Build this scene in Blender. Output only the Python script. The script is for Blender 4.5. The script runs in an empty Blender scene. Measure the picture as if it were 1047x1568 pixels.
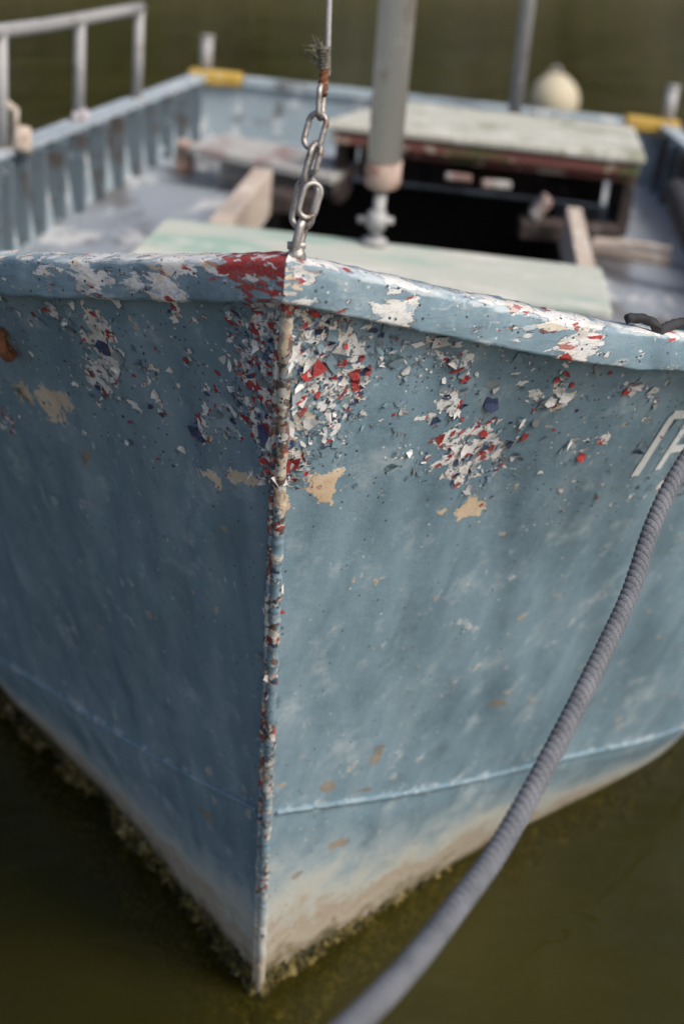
import bpy, bmesh, math, random
from mathutils import Vector, Matrix, noise as mn
random.seed(7)
R=math.radians
scene=bpy.context.scene

# ------------------------------------------------------------------ node helpers
class NT:
    def __init__(s,name):
        s.m=bpy.data.materials.new(name); s.m.use_nodes=True
        s.t=s.m.node_tree; s.t.nodes.clear()
        s.out=s.t.nodes.new('ShaderNodeOutputMaterial')
    def n(s,ty,**k):
        x=s.t.nodes.new(ty)
        for a,b in k.items(): setattr(x,a,b)
        return x
    def set(s,inp,v):
        if hasattr(v,'is_output'): s.t.links.new(v,inp)
        elif v is not None:
            if isinstance(v,(tuple,list)) and len(v)==3 and inp.type=='RGBA': v=(*v,1)
            inp.default_value=v
    def math(s,op,a,b=None,c=None,clamp=False):
        x=s.n('ShaderNodeMath',operation=op,use_clamp=clamp)
        s.set(x.inputs[0],a)
        if b is not None: s.set(x.inputs[1],b)
        if c is not None: s.set(x.inputs[2],c)
        return x.outputs[0]
    def mix(s,f,a,b,mode='MIX'):
        x=s.n('ShaderNodeMix',data_type='RGBA',blend_type=mode)
        s.set(x.inputs[0],f); s.set(x.inputs[6],a); s.set(x.inputs[7],b)
        return x.outputs[2]
    def obj(s): return s.n('ShaderNodeTexCoord').outputs['Object']
    def mapping(s,v,scale=(1,1,1),loc=(0,0,0),rot=(0,0,0)):
        x=s.n('ShaderNodeMapping'); s.set(x.inputs[0],v)
        x.inputs['Scale'].default_value=scale; x.inputs['Location'].default_value=loc; x.inputs['Rotation'].default_value=rot
        return x.outputs[0]
    def noise(s,v,scale,detail=4,rough=.5,col=False,dist=0):
        x=s.n('ShaderNodeTexNoise'); s.set(x.inputs['Vector'],v)
        x.inputs['Scale'].default_value=scale; x.inputs['Detail'].default_value=detail
        x.inputs['Roughness'].default_value=rough; x.inputs['Distortion'].default_value=dist
        return x.outputs['Color' if col else 'Fac']
    def vor(s,v,scale,feature='F1'):
        x=s.n('ShaderNodeTexVoronoi',feature=feature); s.set(x.inputs['Vector'],v)
        x.inputs['Scale'].default_value=scale
        return x
    def sep(s,c):
        x=s.n('ShaderNodeSeparateColor'); s.set(x.inputs[0],c); return x.outputs
    def ramp(s,f,stops,interp='LINEAR'):
        x=s.n('ShaderNodeValToRGB'); s.set(x.inputs[0],f)
        cr=x.color_ramp; cr.interpolation=interp
        while len(cr.elements)<len(stops): cr.elements.new(.5)
        for e,(p,c) in zip(cr.elements,stops):
            e.position=p; e.color=(*c,1) if len(c)==3 else c
        return x.outputs[0]
    def mr(s,v,a,b,c=0.,d=1.):
        x=s.n('ShaderNodeMapRange'); s.set(x.inputs[0],v)
        for i,q in enumerate((a,b,c,d)): s.set(x.inputs[i+1],q)
        return x.outputs[0]
    def attr(s,name):
        return s.n('ShaderNodeAttribute',attribute_name=name)
    def bump(s,h,dist,strength=1.,normal=None):
        x=s.n('ShaderNodeBump'); x.inputs['Strength'].default_value=strength
        x.inputs['Distance'].default_value=dist; s.set(x.inputs['Height'],h)
        if normal is not None: s.set(x.inputs['Normal'],normal)
        return x.outputs[0]
    def bsdf(s,col,rough=.5,nrm=None,metal=0,spec=.4):
        x=s.n('ShaderNodeBsdfPrincipled')
        s.set(x.inputs['Base Color'],col); s.set(x.inputs['Roughness'],rough)
        s.set(x.inputs['Metallic'],metal); s.set(x.inputs['Specular IOR Level'],spec)
        if nrm is not None: s.set(x.inputs['Normal'],nrm)
        return x.outputs[0]
    def done(s,sh):
        s.t.links.new(sh,s.out.inputs[0]); return s.m

# ------------------------------------------------------------------ materials
def mat_hull(kind='side'):
    stem=kind=='stem'; rail=kind=='rail'
    k=NT('peeling_boat_paint_'+kind); P0=k.obj()
    P=k.mapping(P0,(.55,.55,1.5)) if rail else P0
    A=k.attr('dmg').outputs['Fac']; T=k.attr('tan').outputs['Fac']; E=k.attr('edge').outputs['Fac']
    RD=k.attr('red').outputs['Fac']; L=k.attr('low').outputs['Fac']
    MO=k.attr('mono').outputs['Fac']; BA=k.attr('bare').outputs['Fac']
    wn=k.noise(P,60,4,.7,col=True)
    va=k.n('ShaderNodeVectorMath',operation='MULTIPLY_ADD'); k.set(va.inputs[0],wn)
    va.inputs[1].default_value=(.018,.018,.018); k.set(va.inputs[2],P); W=va.outputs[0]
    c1=k.sep(k.vor(W,140).outputs['Color']); c2=k.sep(k.vor(W,56).outputs['Color'])
    nl=k.noise(P,14,3,.6); nz=k.noise(P,34,6,.62); fine=k.noise(P0,420,3,.6); big=k.noise(P0,5,4,.6); mid=k.noise(P0,13,7,.68)
    streak=k.noise(k.mapping(P0,(22,22,1.6)),1,4,.6)
    n=k.math('ADD',k.math('ADD',k.math('MULTIPLY',nl,.46),k.math('MULTIPLY',nz,.36)),k.math('ADD',k.math('MULTIPLY',c1[0],.07),k.math('MULTIPLY',c2[0],.13)))
    thr=k.math('SUBTRACT',.735,k.math('MULTIPLY',A,.30))
    m=k.math('SUBTRACT',n,thr)
    M=k.mr(m,-.0015,.0015)
    # blue coat
    blue=k.mix(k.mr(big,.35,.65),(.120,.198,.250),(.165,.255,.312))
    blue=k.mix(k.math('MULTIPLY',k.mr(streak,.5,.75),.5),blue,(.26,.34,.39))
    blue=k.mix(k.math('MULTIPLY',k.mr(streak,.48,.25),.6),blue,(.062,.115,.152))
    blue=k.mix(k.math('MULTIPLY',k.mr(mid,.56,.70),.55),blue,(.38,.45,.48))
    blue=k.mix(k.math('MULTIPLY',k.mr(mid,.44,.30),.55),blue,(.075,.120,.145))
    scuff=k.noise(k.mapping(P0,(1,1,.45),rot=(.3,.4,.2)),75,5,.72)
    blue=k.mix(k.math('MULTIPLY',k.mr(scuff,.63,.69),k.mr(big,.42,.6,.15,.8)),blue,(.46,.51,.53))
    # lower hull staining
    lo=k.math('ADD',L,k.math('MULTIPLY',k.math('SUBTRACT',mid,.5),.85))
    lc=k.ramp(lo,[(0,(.19,.27,.32)),(.30,(.33,.39,.41)),(.55,(.40,.41,.37)),(.66,(.33,.27,.20)),(.75,(.37,.33,.26)),(.86,(.17,.13,.07)),(.95,(.05,.05,.018)),(1,(.03,.033,.010))])
    col=k.mix(k.mr(lo,.10,.50),blue,lc)
    we=k.mr(k.math('ADD',nz,k.math('MULTIPLY',E,.30)),.66,.75)
    col=k.mix(k.math('MULTIPLY',we,.72),col,(.46,.51,.53))
    # tan primer
    tm=k.mr(k.math('ADD',T,k.math('MULTIPLY',k.math('SUBTRACT',nz,.5),3.2)),.55,.58)
    col=k.mix(tm,col,k.mix(k.mr(mid,.4,.6),(.48,.35,.22),(.58,.49,.38)))
    # bare worn patches
    rn=k.noise(P0,19,6,.72,dist=.5)
    rb=k.math('MAXIMUM',k.mr(rn,.69,.71),k.mr(k.math('ADD',BA,k.math('MULTIPLY',k.math('SUBTRACT',nz,.5),3)),.55,.58))
    col=k.mix(k.math('MULTIPLY',rb,.85),col,k.mix(k.mr(nz,.45,.58),(.13,.135,.13),(.25,.20,.14)))
    # exposed layers
    rr=k.math('FRACT',k.math('ADD',c2[1],k.math('MULTIPLY',c1[1],.42)))
    if stem:
        ex=k.ramp(rr,[(0,(.50,.50,.47)),(.26,(.10,.060,.042)),(.46,(.26,.02,.02)),(.53,(.02,.035,.09)),(.60,(.42,.34,.24)),(.74,(.06,.05,.045)),(.88,(.28,.34,.37))],'CONSTANT')
    elif rail:
        ex=k.ramp(rr,[(0,(.58,.59,.59)),(.62,(.36,.43,.48)),(.82,(.32,.022,.022)),(.86,(.56,.56,.54)),(.94,(.24,.25,.25))],'CONSTANT')
    else:
        ex=k.ramp(rr,[(0,(.64,.64,.63)),(.40,(.32,.40,.46)),(.48,(.35,.020,.020)),(.61,(.016,.030,.10)),(.72,(.68,.68,.65)),(.88,(.20,.23,.25)),(.95,(.5,.40,.28))],'CONSTANT')
    cream=k.mix(k.mr(mid,.45,.58),(.64,.64,.63),(.60,.53,.42))
    if not stem:
        ex=k.mix(k.math('MULTIPLY',k.mr(m,.030,.040),k.mr(c1[2],.72,.73,1,0)),ex,(.65,.65,.64))
        ex=k.mix(k.mr(k.math('SUBTRACT',MO,c1[2]),-.01,.01),ex,cream)
    ex=k.mix(k.mr(k.math('SUBTRACT',RD,c1[2]),-.01,.01),ex,(.31,.018,.016))
    ex=k.mix(k.mr(fine,.56,.7,0,.45),ex,(.2,.16,.12))
    ex=k.mix(k.mr(nz,.50,.40,0,.40),ex,(.16,.14,.12))
    Mx=k.math('MULTIPLY',M,k.math('SUBTRACT',1,k.math('MULTIPLY',tm,.6)))
    col=k.mix(Mx,col,ex)
    rim_shadow=k.mr(k.math('ABSOLUTE',m),.008,.002)  # thin shadow outline painted into the colour at chip edges, gives flakes depth
    col=k.mix(k.math('MULTIPLY',rim_shadow,.65),col,(.045,.05,.055))
    # pits and specks
    pv=k.vor(P0,200); pr=k.sep(pv.outputs['Color'])
    pd=k.math('MULTIPLY',k.mr(pv.outputs['Distance'],.36,.24),k.mr(k.math('SUBTRACT',k.math('ADD',.02,k.math('MULTIPLY',A,.26)),pr[0]),0,.005))
    col=k.mix(pd,col,k.mix(k.mr(pr[1],.66,.68),(.035,.045,.055),(.46,.48,.48)))
    col=k.mix(k.mr(fine,.35,.7,0,.12),col,(.40,.44,.46))
    h=k.math('ADD',k.math('SUBTRACT',1,k.math('MULTIPLY',M,k.math('ADD',.5,k.math('MULTIPLY',c1[0],.9)))),k.math('MULTIPLY',fine,.12))
    h=k.math('ADD',h,k.math('MULTIPLY',nz,.7))
    nb=k.bump(h,.0028,.9)
    rough=k.mr(mid,.3,.7,.46,.72)
    return k.done(k.bsdf(col,rough,nb,0,.36))

def mat_worn(name,c,stain=(.12,.08,.05),wear=(.5,.5,.48),sc=8,sa=.56,wa=.6,rough=.6,metal=0,stretch=(1,1,1),bd=.002):
    k=NT(name); P=k.mapping(k.obj(),stretch)
    a=k.noise(P,sc,6,.66); b=k.noise(k.mapping(P,(1,1,1),(3,7,1)),sc*2.3,6,.7); f=k.noise(P,sc*30,2,.6)
    col=k.mix(k.mr(f,.3,.7,0,.25),c,tuple(x*.6 for x in c))
    col=k.mix(k.mr(a,sa,sa+.1,0,.85),col,stain)
    col=k.mix(k.mr(b,wa,wa+.03,0,.9),col,wear)
    return k.done(k.bsdf(col,rough,k.bump(k.math('ADD',b,k.math('MULTIPLY',f,.4)),bd,.8),metal,.35))

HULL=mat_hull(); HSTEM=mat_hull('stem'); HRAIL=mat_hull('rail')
DECK=mat_worn('deck_paint',(.30,.335,.38),(.12,.11,.105),(.55,.55,.55),3.5,.50,.56,.38,stretch=(1,.45,1))
BULW=mat_worn('bulwark_paint',(.31,.38,.42),(.10,.09,.08),(.58,.60,.60),7,.54,.57)
RIBM=mat_worn('rib_paint',(.11,.145,.17),(.08,.06,.05),(.4,.45,.47),9,.5,.62)
GREEN=mat_worn('faded_green_paint',(.48,.50,.44),(.26,.40,.34),(.60,.58,.53),4.5,.50,.55,stretch=(.5,1.6,1))
WOOD=mat_worn('weathered_wood',(.50,.42,.35),(.20,.11,.07),(.62,.58,.52),9,.58,.56,.8,stretch=(2,.4,2))
COVER=mat_worn('cover_paint',(.47,.47,.41),(.24,.25,.17),(.60,.60,.56),6,.52,.56,.65)
REDW=mat_worn('stained_wood',(.07,.05,.045),(.02,.018,.015),(.28,.26,.23),9,.48,.62,.7)
BEAM=mat_worn('stained_beam',(.17,.065,.055),(.08,.11,.04),(.40,.35,.28),9,.50,.56,.7)
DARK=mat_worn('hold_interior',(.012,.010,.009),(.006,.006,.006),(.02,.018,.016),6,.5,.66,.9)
YEL=mat_worn('yellow_paint',(.54,.35,.07),(.3,.18,.05),(.6,.55,.4),14,.55,.59)
MAST=mat_worn('mast_paint',(.47,.45,.41),(.27,.20,.15),(.56,.54,.52),10,.58,.6,.5,stretch=(1,1,.5))
MASTR=mat_worn('mast_rust',(.40,.30,.25),(.22,.11,.07),(.48,.42,.38),22,.50,.6,.7)
PIPE=mat_worn('galvanised_pipe',(.36,.36,.36),(.20,.16,.13),(.50,.50,.50),18,.55,.62,.55,.1)
STEEL=mat_worn('galvanised_chain',(.42,.40,.38),(.13,.08,.05),(.62,.61,.59),70,.52,.6,.36,.75,bd=.0008)
RUST=mat_worn('rusty_iron',(.22,.09,.04),(.08,.04,.03),(.40,.28,.18),70,.5,.6,.8,.2,bd=.001)
CORD=mat_worn('frayed_cord',(.22,.20,.16),(.08,.07,.06),(.4,.38,.32),120,.5,.6,.9)
BLACK=mat_worn('black_rubber',(.035,.035,.04),(.015,.015,.015),(.10,.10,.10),20,.5,.62,.7)
BUOY=mat_worn('buoy_plastic',(.48,.43,.31),(.32,.28,.17),(.54,.52,.43),8,.6,.64,.6)
WHITE=mat_worn('white_lettering',(.62,.65,.66),(.3,.38,.42),(.25,.35,.4),60,.60,.62,.6,bd=.0005)
BOARD=mat_worn('board_paint',(.38,.375,.36),(.22,.12,.10),(.50,.48,.45),6,.5,.58)
RAG=mat_worn('rag_plastic',(.5,.46,.5))
CAPM=mat_worn('gunwale_cap_paint',(.36,.42,.47),(.2,.2,.22),(.6,.62,.64),9,.56,.57)
def mat_rope():
    k=NT('mooring_rope_fibre'); P=k.obj()
    a=k.noise(P,30,5,.6); f=k.noise(P,500,3,.7)
    c=k.mix(k.mr(a,.35,.65),(.085,.095,.115),(.15,.162,.188)); c=k.mix(k.mr(f,.42,.7,0,.5),c,(.27,.265,.27))
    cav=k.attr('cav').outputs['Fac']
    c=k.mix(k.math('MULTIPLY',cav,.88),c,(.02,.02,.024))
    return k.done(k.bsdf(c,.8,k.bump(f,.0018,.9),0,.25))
ROPE=mat_rope()
def mat_flake():
    k=NT('paint_flake'); c=k.attr('Col').outputs['Color']; f=k.noise(k.obj(),500,3,.6)
    c=k.mix(k.mr(f,.4,.7,0,.3),c,(.22,.22,.22))
    return k.done(k.bsdf(c,.6,None,0,.3))
FLAKE=mat_flake()
def mat_growth():
    k=NT('marine_growth'); P=k.obj(); a=k.noise(P,24,4,.6); b=k.noise(P,70,3,.6)
    c=k.ramp(a,[(.32,(.02,.018,.006)),(.45,(.075,.058,.016)),(.57,(.19,.15,.05)),(.70,(.32,.28,.16))])
    c=k.mix(k.mr(b,.47,.57,0,.85),c,(.018,.02,.008))
    return k.done(k.bsdf(c,.85,None,0,.2))
GROW=mat_growth()
def mat_water():
    k=NT('murky_green_water'); P=k.obj()
    a=k.noise(P,.9,3,.6)
    c=k.mix(k.mr(a,.35,.65),(.026,.025,.004),(.068,.060,.011))
    w1=k.noise(k.mapping(P,(1,1.6,1)),2.2,3,.5,dist=.6); w2=k.noise(k.mapping(P,(1,2,1)),9,2,.5)
    nb=k.bump(k.math('ADD',w1,k.math('MULTIPLY',w2,.14)),.036,.6)
    d=k.n('ShaderNodeBsdfDiffuse'); k.set(d.inputs['Color'],c)
    t=k.n('ShaderNodeBsdfTransparent'); t.inputs[0].default_value=(.85,.82,.50,1)
    ms=k.n('ShaderNodeMixShader'); ms.inputs[0].default_value=.58
    k.t.links.new(d.outputs[0],ms.inputs[1]); k.t.links.new(t.outputs[0],ms.inputs[2])
    g=k.n('ShaderNodeBsdfGlossy'); g.inputs['Roughness'].default_value=.04; k.set(g.inputs['Normal'],nb)
    g.inputs['Color'].default_value=(.92,.92,.86,1)
    fr=k.n('ShaderNodeFresnel'); fr.inputs['IOR'].default_value=1.33; k.set(fr.inputs['Normal'],nb)
    m2=k.n('ShaderNodeMixShader'); k.t.links.new(fr.outputs[0],m2.inputs[0])
    k.t.links.new(ms.outputs[0],m2.inputs[1]); k.t.links.new(g.outputs[0],m2.inputs[2])
    return k.done(m2.outputs[0])
WATER=mat_water()
BED=mat_worn('river_bed_mud',(.05,.045,.014),(.03,.027,.007),(.07,.065,.02),1,.5,.6,.9)
BANK=mat_worn('bank_earth',(.08,.07,.035),(.04,.05,.015),(.12,.1,.06),.6,.5,.6,.9)
def mat_leaf():
    k=NT('leaves'); a=k.noise(k.obj(),.5,4,.6)
    c=k.mix(k.mr(a,.35,.65),(.022,.034,.009),(.065,.075,.022))
    return k.done(k.bsdf(c,.7,None,0,.2))
LEAF=mat_leaf()

# ------------------------------------------------------------------ mesh helpers
def mesh_obj(name,verts,faces,mat,parent=None,smooth=False,attrs=None):
    me=bpy.data.meshes.new(name); me.from_pydata([tuple(v) for v in verts],[],faces); me.update()
    if smooth: me.polygons.foreach_set('use_smooth',[True]*len(me.polygons))
    if attrs:
        for n,v in attrs.items():
            a=me.attributes.new(n,'FLOAT','POINT'); a.data.foreach_set('value',v)
    o=bpy.data.objects.new(name,me); scene.collection.objects.link(o)
    if mat: me.materials.append(mat)
    if parent: o.parent=parent
    return o
def box_geo(c,s,rot=None):
    v=[Vector((x*s[0]/2,y*s[1]/2,z*s[2]/2)) for x in(-1,1) for y in(-1,1) for z in(-1,1)]
    if rot: v=[rot@p for p in v]
    v=[p+Vector(c) for p in v]
    return v,[(0,1,3,2),(4,6,7,5),(0,4,5,1),(2,3,7,6),(0,2,6,4),(1,5,7,3)]
def finish(ob,bevel):
    bm=bmesh.new(); bm.from_mesh(ob.data); bmesh.ops.recalc_face_normals(bm,faces=bm.faces); bm.to_mesh(ob.data); bm.free()
    if bevel:
        m=ob.modifiers.new('b','BEVEL'); m.width=bevel; m.segments=2
    return ob
def boxes(name,lst,mat,parent,bevel=.003):
    V=[];F=[]
    for b in lst:
        v,f=box_geo(*b); o=len(V); V+=v; F+=[tuple(i+o for i in q) for q in f]
    return finish(mesh_obj(name,V,F,mat,parent),bevel)
def sweep_geo(pts,rad,seg=10,closed=False,mod=None,caps=True):
    pts=[Vector(p) for p in pts]; n=len(pts); V=[];F=[];cav=[]
    T=[]
    for i in range(n):
        if closed: t=pts[(i+1)%n]-pts[i-1]
        else: t=pts[min(i+1,n-1)]-pts[max(i-1,0)]
        T.append(t.normalized())
    up=Vector((0,0,1)) if abs(T[0].z)<.9 else Vector((1,0,0))
    N=(up-T[0]*up.dot(T[0])).normalized(); s=0
    for i in range(n):
        if i:
            N=(N-T[i]*N.dot(T[i])).normalized(); s+=(pts[i]-pts[i-1]).length
        B=T[i].cross(N); r=rad[i] if isinstance(rad,(list,tuple)) else rad
        for j in range(seg):
            a=2*math.pi*j/seg; q=mod(a,s) if mod else 1
            V.append(pts[i]+(N*math.cos(a)+B*math.sin(a))*r*q); cav.append(q)
    m=n if closed else n-1
    for i in range(m):
        for j in range(seg):
            a=i*seg+j; b=i*seg+(j+1)%seg; c=((i+1)%n)*seg+(j+1)%seg; d=((i+1)%n)*seg+j
            F.append((a,b,c,d))
    if caps and not closed:
        F.append(tuple(range(seg))[::-1]); F.append(tuple(range((n-1)*seg,n*seg)))
    return V,F,cav
def join(geos):
    V=[];F=[]
    for g in geos:
        o=len(V); V+=list(g[0]); F+=[tuple(i+o for i in q) for q in g[1]]
    return V,F
def tubes(name,lst,mat,parent=None,seg=14):
    V,F=join([sweep_geo(p,r,seg) for p,r in lst]); return mesh_obj(name,V,F,mat,parent,True)
def crv(P,u):
    n=len(P)-1; u=max(0,min(u,n)); i=min(int(u),n-1); t=u-i
    p1=Vector(P[i]);p2=Vector(P[i+1])
    p0=Vector(P[i-1]) if i>0 else p1*2-p2
    p3=Vector(P[i+2]) if i+2<=n else p2*2-p1
    return .5*((2*p1)+(p2-p0)*t+(2*p0-5*p1+4*p2-p3)*t*t+(3*p1-p0-3*p2+p3)*t**3)

# ------------------------------------------------------------------ boat
boat=bpy.data.objects.new('fishing_boat',None); scene.collection.objects.link(boat)
BM=Matrix.Translation((-.115,1.516,0))@Matrix.Rotation(R(-6),4,'Z')@Matrix.Rotation(R(5.2),4,'Y')
boat.matrix_world=BM
G=[(0,-.30,1.102),(.17,-.195,1.055),(.355,-.072,1.009),(.60,.20,.952),(.78,.6,.875),(.86,1.1,.815),(.87,1.6,.772),(.83,2.4,.750),(.77,3.2,.738)]
C=[(0,-.105,.377),(.19,.113,.29),(.385,.332,.222),(.617,.59,.155),(.74,.9,.10),(.80,1.3,.07),(.82,1.8,.06),(.79,2.5,.06),(.73,3.2,.06)]
Wl=[(0,0,0),(.135,.17,0),(.29,.36,0),(.60,.70,-.01),(.71,1.0,-.02),(.77,1.35,-.03),(.80,1.8,-.03),(.77,2.5,-.03),(.71,3.2,-.03)]
K=[(0,.10,-.35),(.06,.26,-.35),(.17,.46,-.35),(.42,.84,-.35),(.55,1.15,-.35),(.62,1.45,-.35),(.65,1.8,-.35),(.62,2.5,-.35),(.55,3.2,-.35)]
def hp(s,u,w):
    if w<=1:
        p=crv(G,u).lerp(crv(C,u),w); p.x*=1-.045*math.sin(math.pi*w)
        d=math.sin(math.pi*min(w,1))*min(u*2,1)
        p.y+=d*(.012*mn.noise(Vector((u*1.6+s*9,w*2.3,0)))+.008*mn.noise(Vector((u*4+s*5,w*1.2,4))))*1.6
    elif w<=2:
        p=crv(C,u).lerp(crv(Wl,u),w-1)
        p.z-=.010*min(1,(w-1)*12)*(1-(w-1))
    else: p=crv(Wl,u).lerp(crv(K,u),w-2)
    return Vector((s*p.x,p.y,p.z))
def hn(s,u,w):
    e=.01; a=hp(s,u+e,w)-hp(s,max(u-e,0),w); b=hp(s,u,w+e)-hp(s,u,max(w-e,0))
    n=a.cross(b).normalized()
    if n.dot(Vector((s,-.7,0)))<0: n=-n
    return n
def g2(u,w,cu,cw,su,sw,a): return a*math.exp(-((u-cu)/su)**2-((w-cw)/sw)**2)
BR=[(.26,.14,.26,.14,1.0),(.32,.06,.3,.05,.75),(.8,.10,.40,.06,.68),(1.10,.25,.28,.08,.98),(1.0,.17,.4,.07,.60),(1.6,.12,.4,.08,.50),(.62,.24,.25,.06,.55),(2.0,.22,.4,.09,.40),(1.55,.11,.06,.04,.95)]
BL=[(.20,.15,.26,.15,.98),(1.22,.16,.22,.10,1.0),(1.5,.08,.25,.05,.65),(.85,.12,.16,.09,.62),(.45,.24,.22,.07,.68),(.9,.2,.7,.12,.40)]
def dmg(s,u,w):
    v=0
    for b in (BR if s>0 else BL): v=max(v,g2(u,w,*b))
    st=(1.25 if w<.36 else .80 if w<1.3 else .5)
    st*=math.exp(-(u/(.19 if w<.33 else .05))**2)
    sc=.36*max(0,1-max(0,w-.28)/.14)
    sc=max(sc,.05)
    return max(v,st,sc)
def tanf(s,u,w):
    L=[(.22,.315,.26,.028,1.0),(1.15,.345,.16,.028,1.0),(.03,.2,.06,.2,.85)] if s>0 else [(1.7,.24,.25,.03,.95),(.3,.33,.4,.018,.8),(.02,.2,.03,.2,.5)]
    return max(g2(u,w,*b) for b in L)
def lowf(s,u,w):
    if w<=.75: return 0
    if w<=1: return (w-.75)*(.5 if s>0 else .1)*min(1,u/2)
    x=(w-1); return (.06+.92*x) if s>0 else max(0,-.22+1.22*x)
CH=[(1.5,.45,.22,.05,.40),(1.15,.58,.2,.04,.36),(1.35,.70,.3,.03,.32),(.8,.9,.3,.03,.35),(1.9,.62,.3,.06,.35)]
CHL=[(1.2,.62,.2,.08,.36),(1.8,.75,.2,.04,.36),(1.6,.45,.3,.03,.33)]
def edgef(s,u,w): return max(.60*math.exp(-((w-1)/.02)**2),.20*math.exp(-((w-1)/.1)**2),max(g2(u,w,*b) for b in (CH if s>0 else CHL)))
def redf(s,u,w): return (.28 if s<0 and u<.6 else .05)
MR=[(.0,.14,.17,.22,.95),(.22,.06,.15,.05,.7),(1.15,.30,.2,.06,.75),(1.55,.11,.1,.06,1),(.35,.17,.12,.06,.4)]
ML=[(1.22,.16,.22,.12,.85),(.32,.05,.18,.10,.6),(.85,.1,.1,.08,.5)]
def monof(s,u,w): return max(g2(u,w,*b) for b in (MR if s>0 else ML))
BAR=[(.68,.87,.07,.020,.95),(.66,.895,.05,.015,.9),(.36,.955,.08,.014,.95),(.60,.975,.10,.010,.9),(1.50,.78,.14,.012,.85),(.55,1.22,.1,.03,.8),(.25,1.35,.05,.05,.8)]
BAL=[(1.45,.335,.06,.015,.9),(.55,1.15,.10,.04,.8),(1.1,1.05,.08,.02,.7)]
def baref(s,u,w): return max(g2(u,w,*b) for b in (BAR if s>0 else BAL))
KEYS=('dmg','tan','edge','red','low','mono','bare')
us=[i/60*.5 for i in range(60)]+[.5+i*3/150 for i in range(151)]+[3.6+i*.12 for i in range(37)]; us=[min(u,8) for u in us]
ws=[i/120 for i in range(121)]+[1.0005]+[1+i/40 for i in range(1,41)]+[2+i/8 for i in range(1,9)]
for s in(1,-1):
    V=[];F=[];at={k:[] for k in KEYS}
    for u in us:
        for w in ws:
            V.append(hp(s,u,w)); at['dmg'].append(dmg(s,u,w)); at['tan'].append(tanf(s,u,w)); at['edge'].append(edgef(s,u,w)); at['red'].append(redf(s,u,w)); at['low'].append(lowf(s,u,w)); at['mono'].append(monof(s,u,w)); at['bare'].append(baref(s,u,w))
    nw=len(ws)
    for i in range(len(us)-1):
        for j in range(nw-1):
            q=(i*nw+j,i*nw+j+1,(i+1)*nw+j+1,(i+1)*nw+j); F.append(q if s<0 else q[::-1])
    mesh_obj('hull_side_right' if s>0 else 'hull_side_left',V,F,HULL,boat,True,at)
    V=[];F=[]; uu=[.3+i*.1 for i in range(78)]
    for u in uu:
        for w in (0.01,.1,.2,.3,.4,.5,.6,.7,.8):
            p=hp(s,u,w)-hn(s,u,w)*.008; V.append(p)
    for i in range(len(uu)-1):
        for j in range(8):
            q=(i*9+j,i*9+j+1,(i+1)*9+j+1,(i+1)*9+j); F.append(q if s>0 else q[::-1])
    mesh_obj('bulwark_lining_right' if s>0 else 'bulwark_lining_left',V,F,BULW,boat,True)
    # rub rail / gunwale cap
    prof=[(-.001,-.039),(.004,-.038),(.0062,-.0362),(.0068,-.034),(.0068,-.020),(.0068,-.005),(.0062,-.001),(.0045,.0016),(-.012,.0030),(-.030,.003),(-.032,-.002),(-.032,-.02)]
    V=[];F=[];at={k:[] for k in KEYS}
    ru=[i*.02 for i in range(150)]+[3+i*.05 for i in range(101)]
    for u in ru:
        g=crv(G,u); e=.01; t=crv(G,u+e)-crv(G,max(u-e,0)) if u<7.98 else crv(G,8)-crv(G,7.98)
        t.z=0; t.normalize(); n=Vector((t.y,-t.x,0))
        if u==0: n=Vector((0,-1/max(.3,t.x),0))
        for q,(o,z) in enumerate(prof):
            oo=o
            if o<0 and g.x+n.x*o<0: oo=-g.x/max(n.x,.01)
            p=g+n*oo+Vector((0,0,z)); p.x=max(p.x,0)
            p+=Vector((0,0,.0018*mn.noise(Vector((u*9,q*.3,s)))+.0010*mn.noise(Vector((u*31,q*.6,s)))))+n*.0014*mn.noise(Vector((u*7,q*.5,s+5)))*(1 if u>0 else 0)
            V.append(Vector((s*p.x,p.y,p.z)))
            if s<0: d=max(.44,1.0*math.exp(-(u/.5)**2),.9*math.exp(-((u-.62)/.2)**2),.70*math.exp(-((u-1.2)/.3)**2))
            else: d=max(.44,.9*math.exp(-(u/.40)**2),1.05*math.exp(-((u-.55)/.18)**2),.9*math.exp(-((u-1.6)/.22)**2))
            at['dmg'].append(d+(.22 if 7<=q<=9 else 0)); at['tan'].append(.55*math.exp(-(u/.25)**2) if s>0 else .15); at['edge'].append(.75 if 6<=q<=9 else .40 if q in(1,2,3) else .12)
            at['red'].append(.75*math.exp(-(u/.45)**4) if s<0 else .04); at['low'].append(0); at['mono'].append(.3 if u>.5 else 0); at['bare'].append(0)
    m=len(prof)
    for i in range(len(ru)-1):
        for j in range(m-1):
            q=(i*m+j,(i+1)*m+j,(i+1)*m+j+1,i*m+j+1); F.append(q if s>0 else q[::-1])
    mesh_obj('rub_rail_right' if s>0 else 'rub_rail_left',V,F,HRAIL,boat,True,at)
    pts=[hp(s,u,1.0)+Vector((s*.001,-.001,0)) for u in [i*.03 for i in range(2,200)]]
    V,F,_=sweep_geo(pts,[.0036*(1+.4*mn.noise(p*60)) for p in pts],8)
    n=len(V); mesh_obj('chine_bead_right' if s>0 else 'chine_bead_left',V,F,HULL,boat,True,{'dmg':[.38]*n,'tan':[0]*n,'edge':[.28]*n,'red':[.05]*n,'low':[.1]*n})
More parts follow.
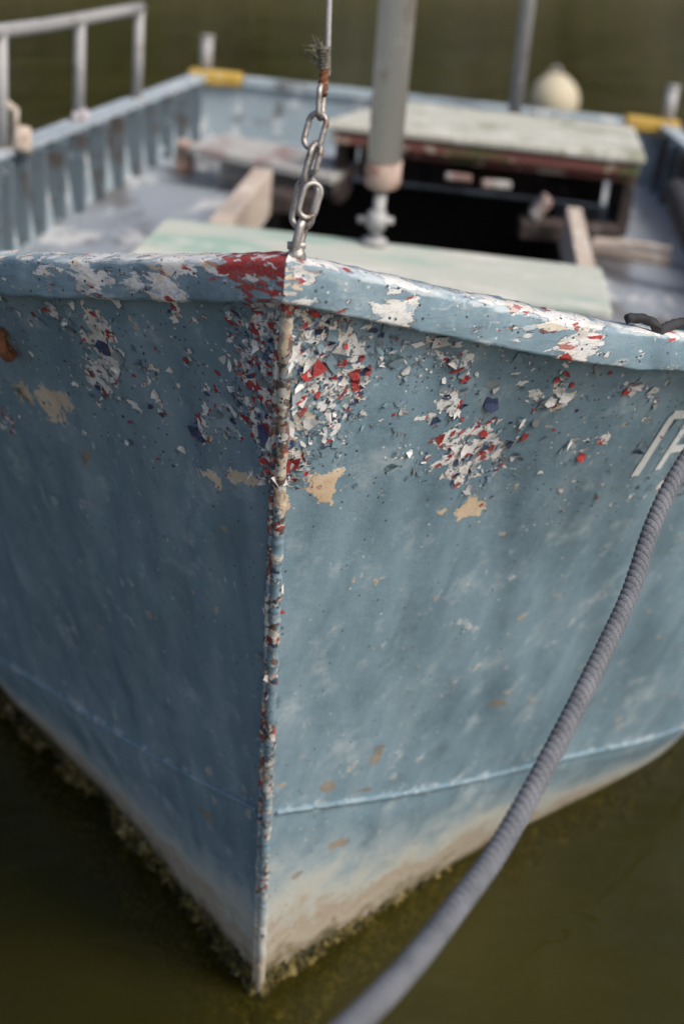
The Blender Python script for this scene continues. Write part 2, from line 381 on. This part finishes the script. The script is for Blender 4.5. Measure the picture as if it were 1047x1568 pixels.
# stem bar
def stem(name,x,r0,dm,tn,rd,w1,mat=None,off=0,seed=0):
    ws_=[.03+i*.004 for i in range(int((w1-.03)/.004))]
    pts=[hp(1,0,w)+Vector((x+.0018*mn.noise(Vector((w*14,seed,0))),-off,0)) for w in ws_]
    rad=[r0*(1+.25*mn.noise(Vector((w*45,seed,1)))+.22*mn.noise(Vector((w*130,seed,2)))) for w in ws_]
    V,F,_=sweep_geo(pts,rad,16); n=len(V)
    D=[];Tn=[];Lw=[]
    for w in ws_:
        for j in range(16):
            D.append(dm if w<.36 else dm*.72 if w<1 else dm*.55); Tn.append(tn if w<.36 else tn*.35); Lw.append(max(0,w-1)*.9)
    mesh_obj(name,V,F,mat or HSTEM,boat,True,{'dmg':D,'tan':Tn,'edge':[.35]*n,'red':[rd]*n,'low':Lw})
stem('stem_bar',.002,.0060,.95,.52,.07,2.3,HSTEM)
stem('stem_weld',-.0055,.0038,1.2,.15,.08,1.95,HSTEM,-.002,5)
# breasthook plate
bv=[];bf=[]
for i in range(13):
    u=i*.035; g=crv(G,u)
    for x in(-1,0,1): bv.append(Vector((x*max(g.x-.02,0.0),g.y+.012+(.02 if x==0 else 0),g.z+.0015)))
for i in range(12):
    for j in(0,1): bf.append((i*3+j,i*3+j+1,(i+1)*3+j+1,(i+1)*3+j))
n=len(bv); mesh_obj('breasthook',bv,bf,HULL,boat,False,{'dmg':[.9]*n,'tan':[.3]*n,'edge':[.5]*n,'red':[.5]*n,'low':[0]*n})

# curled paint flakes
V=[];F=[];COL=[]
pal=[((.155,.24,.29),.40),((.62,.62,.61),.30),((.34,.020,.020),.10),((.02,.035,.10),.10),((.20,.23,.25),.10)]
def pick():
    r=random.random()
    for c,p in pal:
        r-=p
        if r<0: return c
    return pal[0][0]
cnt=0;tries=0
while cnt<2700 and tries<400000:
    tries+=1
    s=random.choice((1,1,-1)); u=random.random()**1.2*2.6; w=.045+random.random()**1.4*.95
    d=dmg(s,u,w)
    cl=mn.noise(Vector((s*3+u*7,w*18,2)))
    if d<.2 or random.random()>max(0,(d-.22+cl*.45))**1.7: continue
    cnt+=1
    p=hp(s,u,w); nrm=hn(s,u,w); sz=min(.011,random.lognormvariate(math.log(.0028),.58))
    t=nrm.cross(Vector((random.uniform(-1,1),random.uniform(-1,1),random.uniform(-1,1)))).normalized(); b=nrm.cross(t)
    k=random.randint(5,8); curl=random.uniform(.05,.45); tilt=random.uniform(0,.4); c=pick()
    f_=random.uniform(.7,1.1); c=tuple(x*f_ for x in c); st=random.uniform(.35,1)
    o=len(V); V.append(p+nrm*(.0003+tilt*sz*.5)); COL.append(c)
    for i in range(k):
        a=2*math.pi*i/k+random.uniform(-.4,.4); r=sz*random.uniform(.45,1.35)
        x=math.cos(a)*r; y=math.sin(a)*r*st
        V.append(p+t*x+b*y+nrm*(.0003+curl*x*x/sz+tilt*(sz*.5+x*.8))); COL.append(c)
    for i in range(k): F.append((o,o+1+i,o+1+(i+1)%k))
fo=mesh_obj('paint_flakes',V,F,FLAKE,boat)
ca=fo.data.color_attributes.new('Col','FLOAT_COLOR','POINT')
ca.data.foreach_set('color',[x for c in COL for x in(*c,1)])

# painted registration lettering on the bow
def strip(s,a,b,wd,off=.0012):
    V=[];F=[];N=14
    for i in range(N+1):
        t=i/N; u=a[0]+(b[0]-a[0])*t; w=a[1]+(b[1]-a[1])*t
        p=hp(s,u,w); d=hp(s,u+(b[0]-a[0])*.05,w+(b[1]-a[1])*.05)-p; nn=hn(s,u,w); q=nn.cross(d).normalized()*wd/2
        V+=[p+q+nn*off,p-q+nn*off]
    for i in range(N): F.append((2*i,2*i+1,2*i+3,2*i+2))
    return V,F
V,F=join([strip(1,(2.13,.255),(2.23,.135),.013),strip(1,(2.22,.135),(2.60,.135),.013,.0016),strip(1,(2.25,.245),(2.33,.155),.013,.0013),strip(1,(2.28,.205),(2.6,.205),.012,.0018)])
mesh_obj('registration_lettering',V,F,WHITE,boat)

# deck with hold opening
DZ=.57; bl=[]
for i in range(161):
    u=i*.05; a=0;b=1
    for _ in range(24):
        m_=(a+b)/2
        if hp(1,u,m_).z>DZ: a=m_
        else: b=m_
    p=hp(1,u,a); bl.append((p.y,p.x))
def bw(y):
    for (y0,x0),(y1,x1) in zip(bl,bl[1:]):
        if y0<=y<=y1: return x0+(x1-x0)*(y-y0)/max(1e-6,y1-y0)
    return bl[-1][1] if y>1 else 0
ys=[-.1,0,.2,.4,.6,.8,1.0,1.25,1.50,1.75,2.0,2.4,2.70,2.9,3.0,3.19]
V=[];F=[]
for y in ys:
    b=max(bw(y)-.009,.02)
    for x in(-b,-min(.36,b*.6),min(.40,b*.6),b): V.append((x,y,DZ))
for i in range(len(ys)-1):
    for j in range(3):
        if j==1 and 1.49<ys[i]<2.69: continue
        F.append((i*4+j,i*4+j+1,(i+1)*4+j+1,(i+1)*4+j))
mesh_obj('deck',V,F,DECK,boat)
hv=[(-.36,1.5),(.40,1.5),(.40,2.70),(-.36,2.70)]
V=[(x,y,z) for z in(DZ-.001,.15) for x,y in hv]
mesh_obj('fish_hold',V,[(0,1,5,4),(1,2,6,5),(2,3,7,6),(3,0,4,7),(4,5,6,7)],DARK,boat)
boxes('hatch_front_box',[((-.02,1.34,.620),(.90,.28,.10)),((-.02,1.34,.678),(.94,.33,.024))],GREEN,boat,.008)
boxes('coaming_left',[((-.375,1.83,.63),(.05,.62,.12))],WOOD,boat,.004)
boxes('coaming_right',[((.42,1.83,.625),(.04,.62,.11))],WOOD,boat,.004)
lid=[(-.25,2.26,.782),(.59,2.26,.782),(.60,2.76,.782),(-.10,2.76,.782)]
V=[Vector(p) for p in lid]+[Vector(p)+Vector((0,0,.022)) for p in lid]
finish(mesh_obj('aft_hatch_lid',V,[(0,1,2,3),(7,6,5,4),(0,4,5,1),(1,5,6,2),(2,6,7,3),(3,7,4,0)],COVER,boat),.006)
boxes('aft_hatch_beam',[((.18,2.29,.764),(.80,.04,.032)),((.22,2.32,.735),(.70,.03,.022))],BEAM,boat,.005)
boxes('aft_hatch_sides',[((-.20,2.55,.67),(.03,.40,.19)),((.57,2.55,.67),(.03,.40,.19)),((.18,2.74,.67),(.72,.02,.19))],REDW,boat,.004)
boxes('hold_ledge',[((.42,2.22,.60),(.26,.07,.05),Matrix.Rotation(R(6),3,'Z')),((-.30,2.2,.60),(.12,.10,.05))],REDW,boat,.006)
boxes('hold_clutter',[((.22,2.27,.690),(.08,.02,.022),Matrix.Rotation(R(12),3,'Z')),((.12,2.28,.695),(.07,.02,.02)),((.34,2.22,.655),(.03,.08,.06),Matrix.Rotation(R(35),3,'Y'))],BOARD,boat,.006)
boxes('loose_board',[((-.38,2.42,.665),(.42,.24,.025),Matrix.Rotation(R(-14),3,'Z')@Matrix.Rotation(R(3),3,'Y')),((-.36,2.5,.61),(.36,.12,.08))],BOARD,boat,.005)
boxes('rusty_bracket',[((-.66,2.55,.61),(.05,.05,.08)),((-.64,2.53,.65),(.08,.05,.02),Matrix.Rotation(R(15),3,'Y'))],MASTR,boat,.006)
boxes('deck_plank',[((.58,2.15,.586),(.20,.12,.028),Matrix.Rotation(R(-8),3,'Z'))],WOOD,boat,.005)
# transom
V=[];F=[]
prof=[hp(1,8,w) for w in(0,.25,.5,.75,1,1.5,2,2.5,3)]
for p in prof: V+= [Vector((-p.x,3.2,p.z)),Vector((p.x,3.2,p.z)),Vector((-p.x+.002,3.185,p.z)),Vector((p.x-.002,3.185,p.z))]
for i in range(len(prof)-1):
    F.append((i*4,i*4+1,i*4+5,i*4+4)); F.append((i*4+2,i*4+6,i*4+7,i*4+3))
mesh_obj('transom',V,F,BULW,boat)
boxes('transom_rail',[((0,3.195,.748),(1.22,.055,.03))],BULW,boat,.006)
boxes('transom_rail_yellow_ends',[((-.70,3.195,.751),(.17,.07,.042)),((.70,3.195,.751),(.17,.07,.042))],YEL,boat,.008)
L=[];
for s in(1,-1):
    for i in range(20):
        u=4.1+i*.195; p=hp(s,u,.02); q=hp(s,u,.24)
        c=(p+q)/2; c.x-=s*.028; L.append((c,(.045,.020,.19)))
boxes('bulwark_ribs',L,RIBM,boat,.002)
for s in(1,-1):
    V=[];F=[]; uu=[3.8+i*.1 for i in range(43)]
    for u in uu:
        g=crv(G,u)
        for o,z in((.004,.006),(.004,.020),(-.050,.020),(-.050,.006)): V.append(Vector((s*(g.x+o),g.y,g.z+z)))
    for i in range(42):
        for j in range(4): F.append((i*4+j,i*4+(j+1)%4,(i+1)*4+(j+1)%4,(i+1)*4+j))
    mesh_obj('gunwale_cap_right' if s>0 else 'gunwale_cap_left',V,F,CAPM,boat)
def onG(s,y,dx=0):
    a=0;b=8
    for _ in range(30):
        m_=(a+b)/2
        if crv(G,m_).y<y: a=m_
        else: b=m_
    g=crv(G,a); return Vector((s*(g.x+dx),g.y,g.z+.015))
L=[]
yy=[1.0,1.50,2.03,2.52]
for y in yy:
    p=onG(-1,y,-.025); L.append(([p,p+Vector((0,0,.245))],.0140)); L.append(([p,p+Vector((0,0,.008))],.024))
top=[onG(-1,y,-.025)+Vector((0,0,.245)) for y in(.8,1.0,1.25,1.5,1.8,2.03,2.3,2.53)]
L.append((top,.0150))
tubes('side_railing',L,PIPE,boat)
L=[]
for x in(-.735,.745): L.append(([(x,3.2,.76),(x,3.2,.87)],.020)); L.append(([(x,3.2,.87),(x,3.2,.878)],.023))
tubes('stern_posts',L,PIPE,boat)
def loc(w): return BM.inverted()@Vector(w)
mb=loc((.085,3.03,.81)); mt=loc((.118,2.93,1.31)); md=(mt-mb).normalized()
tubes('mast',[([mb+md*.05,mb+md*2.0],[.036,.041])],MAST,boat,28)
tubes('mast_base_band',[([mb-md*.005,mb+md*.002,mb+md*.051],[.036,.0385,.0385])],MASTR,boat,28)
pf=Vector((mb.x,mb.y-.06,.691))
tubes('mast_pin',[([pf,mb],.013),([pf,pf+Vector((0,0,.014))],.026),([pf+Vector((-.04,0,.05)),pf+Vector((.035,0,.055))],.008),([pf+Vector((0,0,.035)),pf+Vector((0,0,.07))],.020)],PIPE,boat)
pp=loc((.53,4.52,.70)); tubes('stern_pole',[([pp,pp+Vector((-.02,0,1.4))],.021)],PIPE,boat)
def torus(c,Rr,r,rot,seg=40):
    pts=[Vector(c)+rot@Vector((math.cos(2*math.pi*i/seg)*Rr,math.sin(2*math.pi*i/seg)*Rr,0)) for i in range(seg)]
    return sweep_geo(pts,r,12,True)
V,F=join([torus((.70,1.95,.67),.13,.028,Matrix.Rotation(R(60),3,'Y'))]); mesh_obj('tyre_fender',V,F,BLACK,boat,True)
tubes('rail_hook',[([onG(-1,1.56,-.03),onG(-1,1.57,-.03)+Vector((0,0,.08)),onG(-1,1.52,-.01)+Vector((0,0,.11))],.010),([onG(-1,1.52,-.06),onG(-1,1.54,-.05)+Vector((.01,0,.05))],[.025,.016])],WOOD,boat)
bm=bmesh.new(); bmesh.ops.create_icosphere(bm,subdivisions=3,radius=.022)
for v in bm.verts: v.co*=1+.35*mn.noise(v.co*90)
me=bpy.data.meshes.new('rag'); bm.to_mesh(me); bm.free(); o=bpy.data.objects.new('plastic_rag',me); scene.collection.objects.link(o); o.parent=boat; o.location=onG(-1,2.03,-.03)+Vector((0,0,.015)); me.materials.append(RAG)
p=hp(-1,1.90,.14); V,F=join([torus(p+hn(-1,1.90,.14)*.006,.014,.006,Matrix.Rotation(R(70),3,'Y'))]); mesh_obj('rusty_hull_ring',V,F,RUST,boat,True)
# dark rope over the gunwale
gp=[]
for i in range(90):
    t=i/89; u=1.88+t*1.0; g=crv(G,u); gp.append(Vector((g.x-.008+.008*math.sin(t*19),g.y+.006+.012*math.cos(t*17),g.z+.008+.003*math.sin(t*25))))
V,F,c=sweep_geo(gp,.0050,16,mod=lambda a,s:1+.16*math.sin(3*a+s*520)); mesh_obj('gunwale_lashing',V,F,BLACK,boat,True)

# marine growth
V=[];F=[]
for i in range(10000):
    s=-1 if random.random()<.62 else 1; u=random.random()**1.4*4.2
    depth=random.random()**1.1
    top=1.88 if random.random()<.35 and u<1.8 else 1.97
    w=top+depth*(.55 if s<0 else .30)
    p=hp(s,u,w); nn=hn(s,u,w)
    cl=mn.noise(p*14)
    if cl<-.10 and random.random()<.8: continue
    sz=random.uniform(.0025,.0085)*(1+.7*depth)*(.6 if w<1.96 else 1)
    dd=max(0,w-2.0)
    c=p+nn*(random.uniform(0,.006)+min(1,dd*6)*(.012+random.random()*.040+max(0,cl)*.06)*(1.0 if s<0 else .45))
    o=len(V)
    for j in range(6):
        d=[Vector((1,0,0)),Vector((-1,0,0)),Vector((0,1,0)),Vector((0,-1,0)),Vector((0,0,1)),Vector((0,0,-1))][j]
        d=d+Vector((random.uniform(-.6,.6),random.uniform(-.6,.6),random.uniform(-.6,.6)))
        V.append(c+d*sz*random.uniform(.5,1.4))
    F+=[(o+a,o+b,o+c_) for a,b,c_ in((0,2,4),(2,1,4),(1,3,4),(3,0,4),(2,0,5),(1,2,5),(3,1,5),(0,3,5))]
mesh_obj('marine_growth',V,F,GROW,boat)

# ------------------------------------------------------------------ bow chain
ch=bpy.data.objects.new('bow_chain',None); scene.collection.objects.link(ch)
def link(c,axis,roll,Lh,Wh,r,n=36):
    axis=Vector(axis).normalized(); x=axis.orthogonal().normalized(); x=Matrix.Rotation(roll,3,axis)@x
    pts=[]; st=Lh-Wh
    for i in range(n):
        a=2*math.pi*i/n; X=math.cos(a)*(Wh-r); Z=math.sin(a)*(Wh-r)+(st if math.sin(a)>=0 else -st)
        pts.append(Vector(c)+x*X+axis*Z)
    return sweep_geo(pts,r,12,True)
base=BM@Vector((.006,-.287,1.106)); topc=Vector((-.017,1.24,1.232)); ax=(topc-base)
a1=ax.normalized(); ge=[]
specs=[(.0165,.0100,.0040),(.0240,.0125,.0028),(.0200,.0115,.0028),(.0175,.0105,.0027),(.0160,.0095,.0025)]
cpos=.002
for i,(lh,wh,r) in enumerate(specs):
    c=base+a1*(cpos+lh-r)
    ge.append(link(c+Vector((random.uniform(-.001,.001),0,0)),a1+Vector((random.uniform(-.14,.14),random.uniform(-.1,.1),0)),R(25)+i*R(90)+random.uniform(-.3,.3),lh,wh,r))
    if i in(1,2): ge.append(link(c+Vector((.005,-.006,.004)),a1+Vector((.14,0,0)),R(25)+i*R(90)+.6,lh*.72,wh*.8,r*.9))
    cpos+=2*lh-3.6*r
V,F=join(ge); mesh_obj('links',V,F,STEEL,ch,True)
e=base+a1*cpos
tubes('deck_eye',[([base+Vector((-.008,0,.006)),base+Vector((.008,0,.006))],.0035),([base-Vector((0,0,.006)),base+Vector((0,0,.004))],[.009,.006])],STEEL,ch)
w0=e+Vector((0,0,-.004)); w1=e+Vector((.003,.004,.022))
ru=[];ru2=[]
for i in range(30):
    t=i/29; q=w0.lerp(w1,t); ru.append(q+Vector((.0022*math.cos(t*15),.0022*math.sin(t*15),0))); ru2.append(q-Vector((.0022*math.cos(t*15),.0022*math.sin(t*15),0)))
tubes('rusty_wire_wrap',[(ru,.0025),(ru2,.0027)],RUST,ch,8)
w2=w1+Vector((.003,.002,.05)); w3=w1+Vector((.05,.25,1.4))
tubes('stay_wire',[([w0.lerp(w1,.6)+Vector((.003,0,0)),w1+Vector((.0015,0,0)),w2,w2.lerp(w3,.05),w3],.0024)],PIPE,ch)
cb=[]
for i in range(60):
    t=i/59; q=w1+Vector((-.001,-.001,-.006+t*.018)); cb.append(q+Vector((.0042*math.cos(t*44),.0042*math.sin(t*44),0)))
L=[(cb,.0014)]
for i in range(34):
    st=w1+Vector((random.uniform(-.006,.002),random.uniform(-.005,.005),random.uniform(-.002,.012)))
    d=Vector((random.uniform(-1,.25),random.uniform(-.6,.6),random.uniform(-.3,.8))).normalized()*random.uniform(.008,.018)
    L.append(([st,st+d*.5+Vector((0,0,random.uniform(-.003,.003))),st+d+Vector((random.uniform(-.004,.004),0,random.uniform(-.006,.003)))],.00035))
tubes('frayed_cord_knot',L,CORD,ch,6)

# ------------------------------------------------------------------ mooring rope
RP=[(.60,1.70,.99),(.349,1.347,.853),(.2548,1.1497,.7833),(.1374,.8966,.752),(.0772,.7639,.768),(.0062,.6137,.8086),(-.12,.40,.88),(-.35,.05,1.02)]
pts=[crv(RP,i/1600*7) for i in range(1601)]
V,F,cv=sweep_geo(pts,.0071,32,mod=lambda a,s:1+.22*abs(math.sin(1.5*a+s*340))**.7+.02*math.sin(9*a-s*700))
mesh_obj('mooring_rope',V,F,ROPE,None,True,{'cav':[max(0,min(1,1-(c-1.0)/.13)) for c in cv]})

# ------------------------------------------------------------------ buoy
bm=bmesh.new(); bmesh.ops.create_uvsphere(bm,u_segments=32,v_segments=20,radius=.165)
for v in bm.verts:
    if v.co.z>.14: v.co.z+=.008
me=bpy.data.meshes.new('float_ball'); bm.to_mesh(me); bm.free()
for p in me.polygons: p.use_smooth=True
bo=bpy.data.objects.new('mooring_buoy',None); scene.collection.objects.link(bo); bo.location=(1.40,9.7,.06)
o=bpy.data.objects.new('ball',me); scene.collection.objects.link(o); o.parent=bo; me.materials.append(BUOY)
V,F=join([torus((0,0,.18),.03,.009,Matrix.Rotation(R(90),3,'X'))]); mesh_obj('eye_ring',V,F,PIPE,bo,True)

# ------------------------------------------------------------------ water, bed, bank, trees
def grid(name,x0,x1,y0,y1,nx,ny,zf,mat):
    V=[(x0+(x1-x0)*i/nx,y0+(y1-y0)*j/ny,0) for j in range(ny+1) for i in range(nx+1)]
    V=[(x,y,zf(x,y)) for x,y,_ in V]
    F=[(j*(nx+1)+i,j*(nx+1)+i+1,(j+1)*(nx+1)+i+1,(j+1)*(nx+1)+i) for j in range(ny) for i in range(nx)]
    return mesh_obj(name,V,F,mat,None,True)
grid('water',-400,400,-400,400,2,2,lambda x,y:0,WATER)
grid('river_bed',-400,400,-400,400,2,2,lambda x,y:-1.3,BED)
grid('river_bank',-90,90,24,110,60,30,lambda x,y:-.5+min(1,(y-24)/4)*1.6+max(0,y-38)*.25+.4*mn.noise(Vector((x*.2,y*.2,0))),BANK)
V=[];F=[]
for i in range(620):
    cx=random.uniform(-42,42); cy=random.uniform(27,33); cz=random.uniform(.3,13)*(1-.45*abs(mn.noise(Vector((cx*.15,0,0))))); rr=random.uniform(.9,2.0)
    for j in range(46):
        d=Vector((random.gauss(0,1),random.gauss(0,1),random.gauss(0,.8))); c=Vector((cx,cy,cz))+d.normalized()*rr*random.uniform(.4,1.05)
        a=Vector((random.uniform(-1,1),random.uniform(-1,1),random.uniform(-1,1))).normalized(); b=a.orthogonal().normalized(); z=random.uniform(.22,.45)
        o=len(V); V+=[c-a*z,c+b*z*.5,c+a*z,c-b*z*.5]; F.append((o,o+1,o+2,o+3))
for i in range(30):
    x=-44+i*3+random.uniform(-1,1); y=random.uniform(29,32)
    v,f,_=sweep_geo([(x,y,.2),(x+.2,y,5),(x+random.uniform(-.6,.6),y,11)],[.3,.2,.08],8); o=len(V); V+=v; F+=[tuple(q+o for q in ff) for ff in f]
mesh_obj('tree_line',V,F,LEAF)

# ------------------------------------------------------------------ light, world, camera
w=bpy.data.worlds.new('World'); scene.world=w; w.use_nodes=True; nt=w.node_tree
sk=nt.nodes.new('ShaderNodeTexSky'); sk.sky_type='NISHITA'; sk.sun_disc=False
SD=Vector((.85,-.62,1.0)).normalized()
el=math.asin(SD.z); az=math.atan2(SD.x,SD.y)
sk.sun_elevation=el; sk.sun_rotation=az; sk.dust_density=5; sk.air_density=.8
bg=nt.nodes['Background']; bg.inputs['Strength'].default_value=.15; nt.links.new(sk.outputs[0],bg.inputs[0])
sl=bpy.data.lights.new('sun','SUN'); sl.energy=2.5; sl.angle=R(20); sl.color=(1,.97,.92)
so=bpy.data.objects.new('sun',sl); scene.collection.objects.link(so); so.rotation_euler=SD.to_track_quat('Z','Y').to_euler()
cam=bpy.data.cameras.new('camera'); co=bpy.data.objects.new('camera',cam); scene.collection.objects.link(co)
co.location=(0,0,1.397); co.rotation_euler=(R(90-24),0,0)
cam.sensor_fit='VERTICAL'; cam.sensor_height=36; cam.sensor_width=24; cam.lens=50; cam.clip_start=.05; cam.clip_end=2000
cam.dof.use_dof=True; cam.dof.focus_distance=1.38; cam.dof.aperture_fstop=3.5
scene.camera=co
scene.view_settings.view_transform='Standard'; scene.view_settings.look='None'; scene.view_settings.exposure=0
print('FLAKES',cnt)
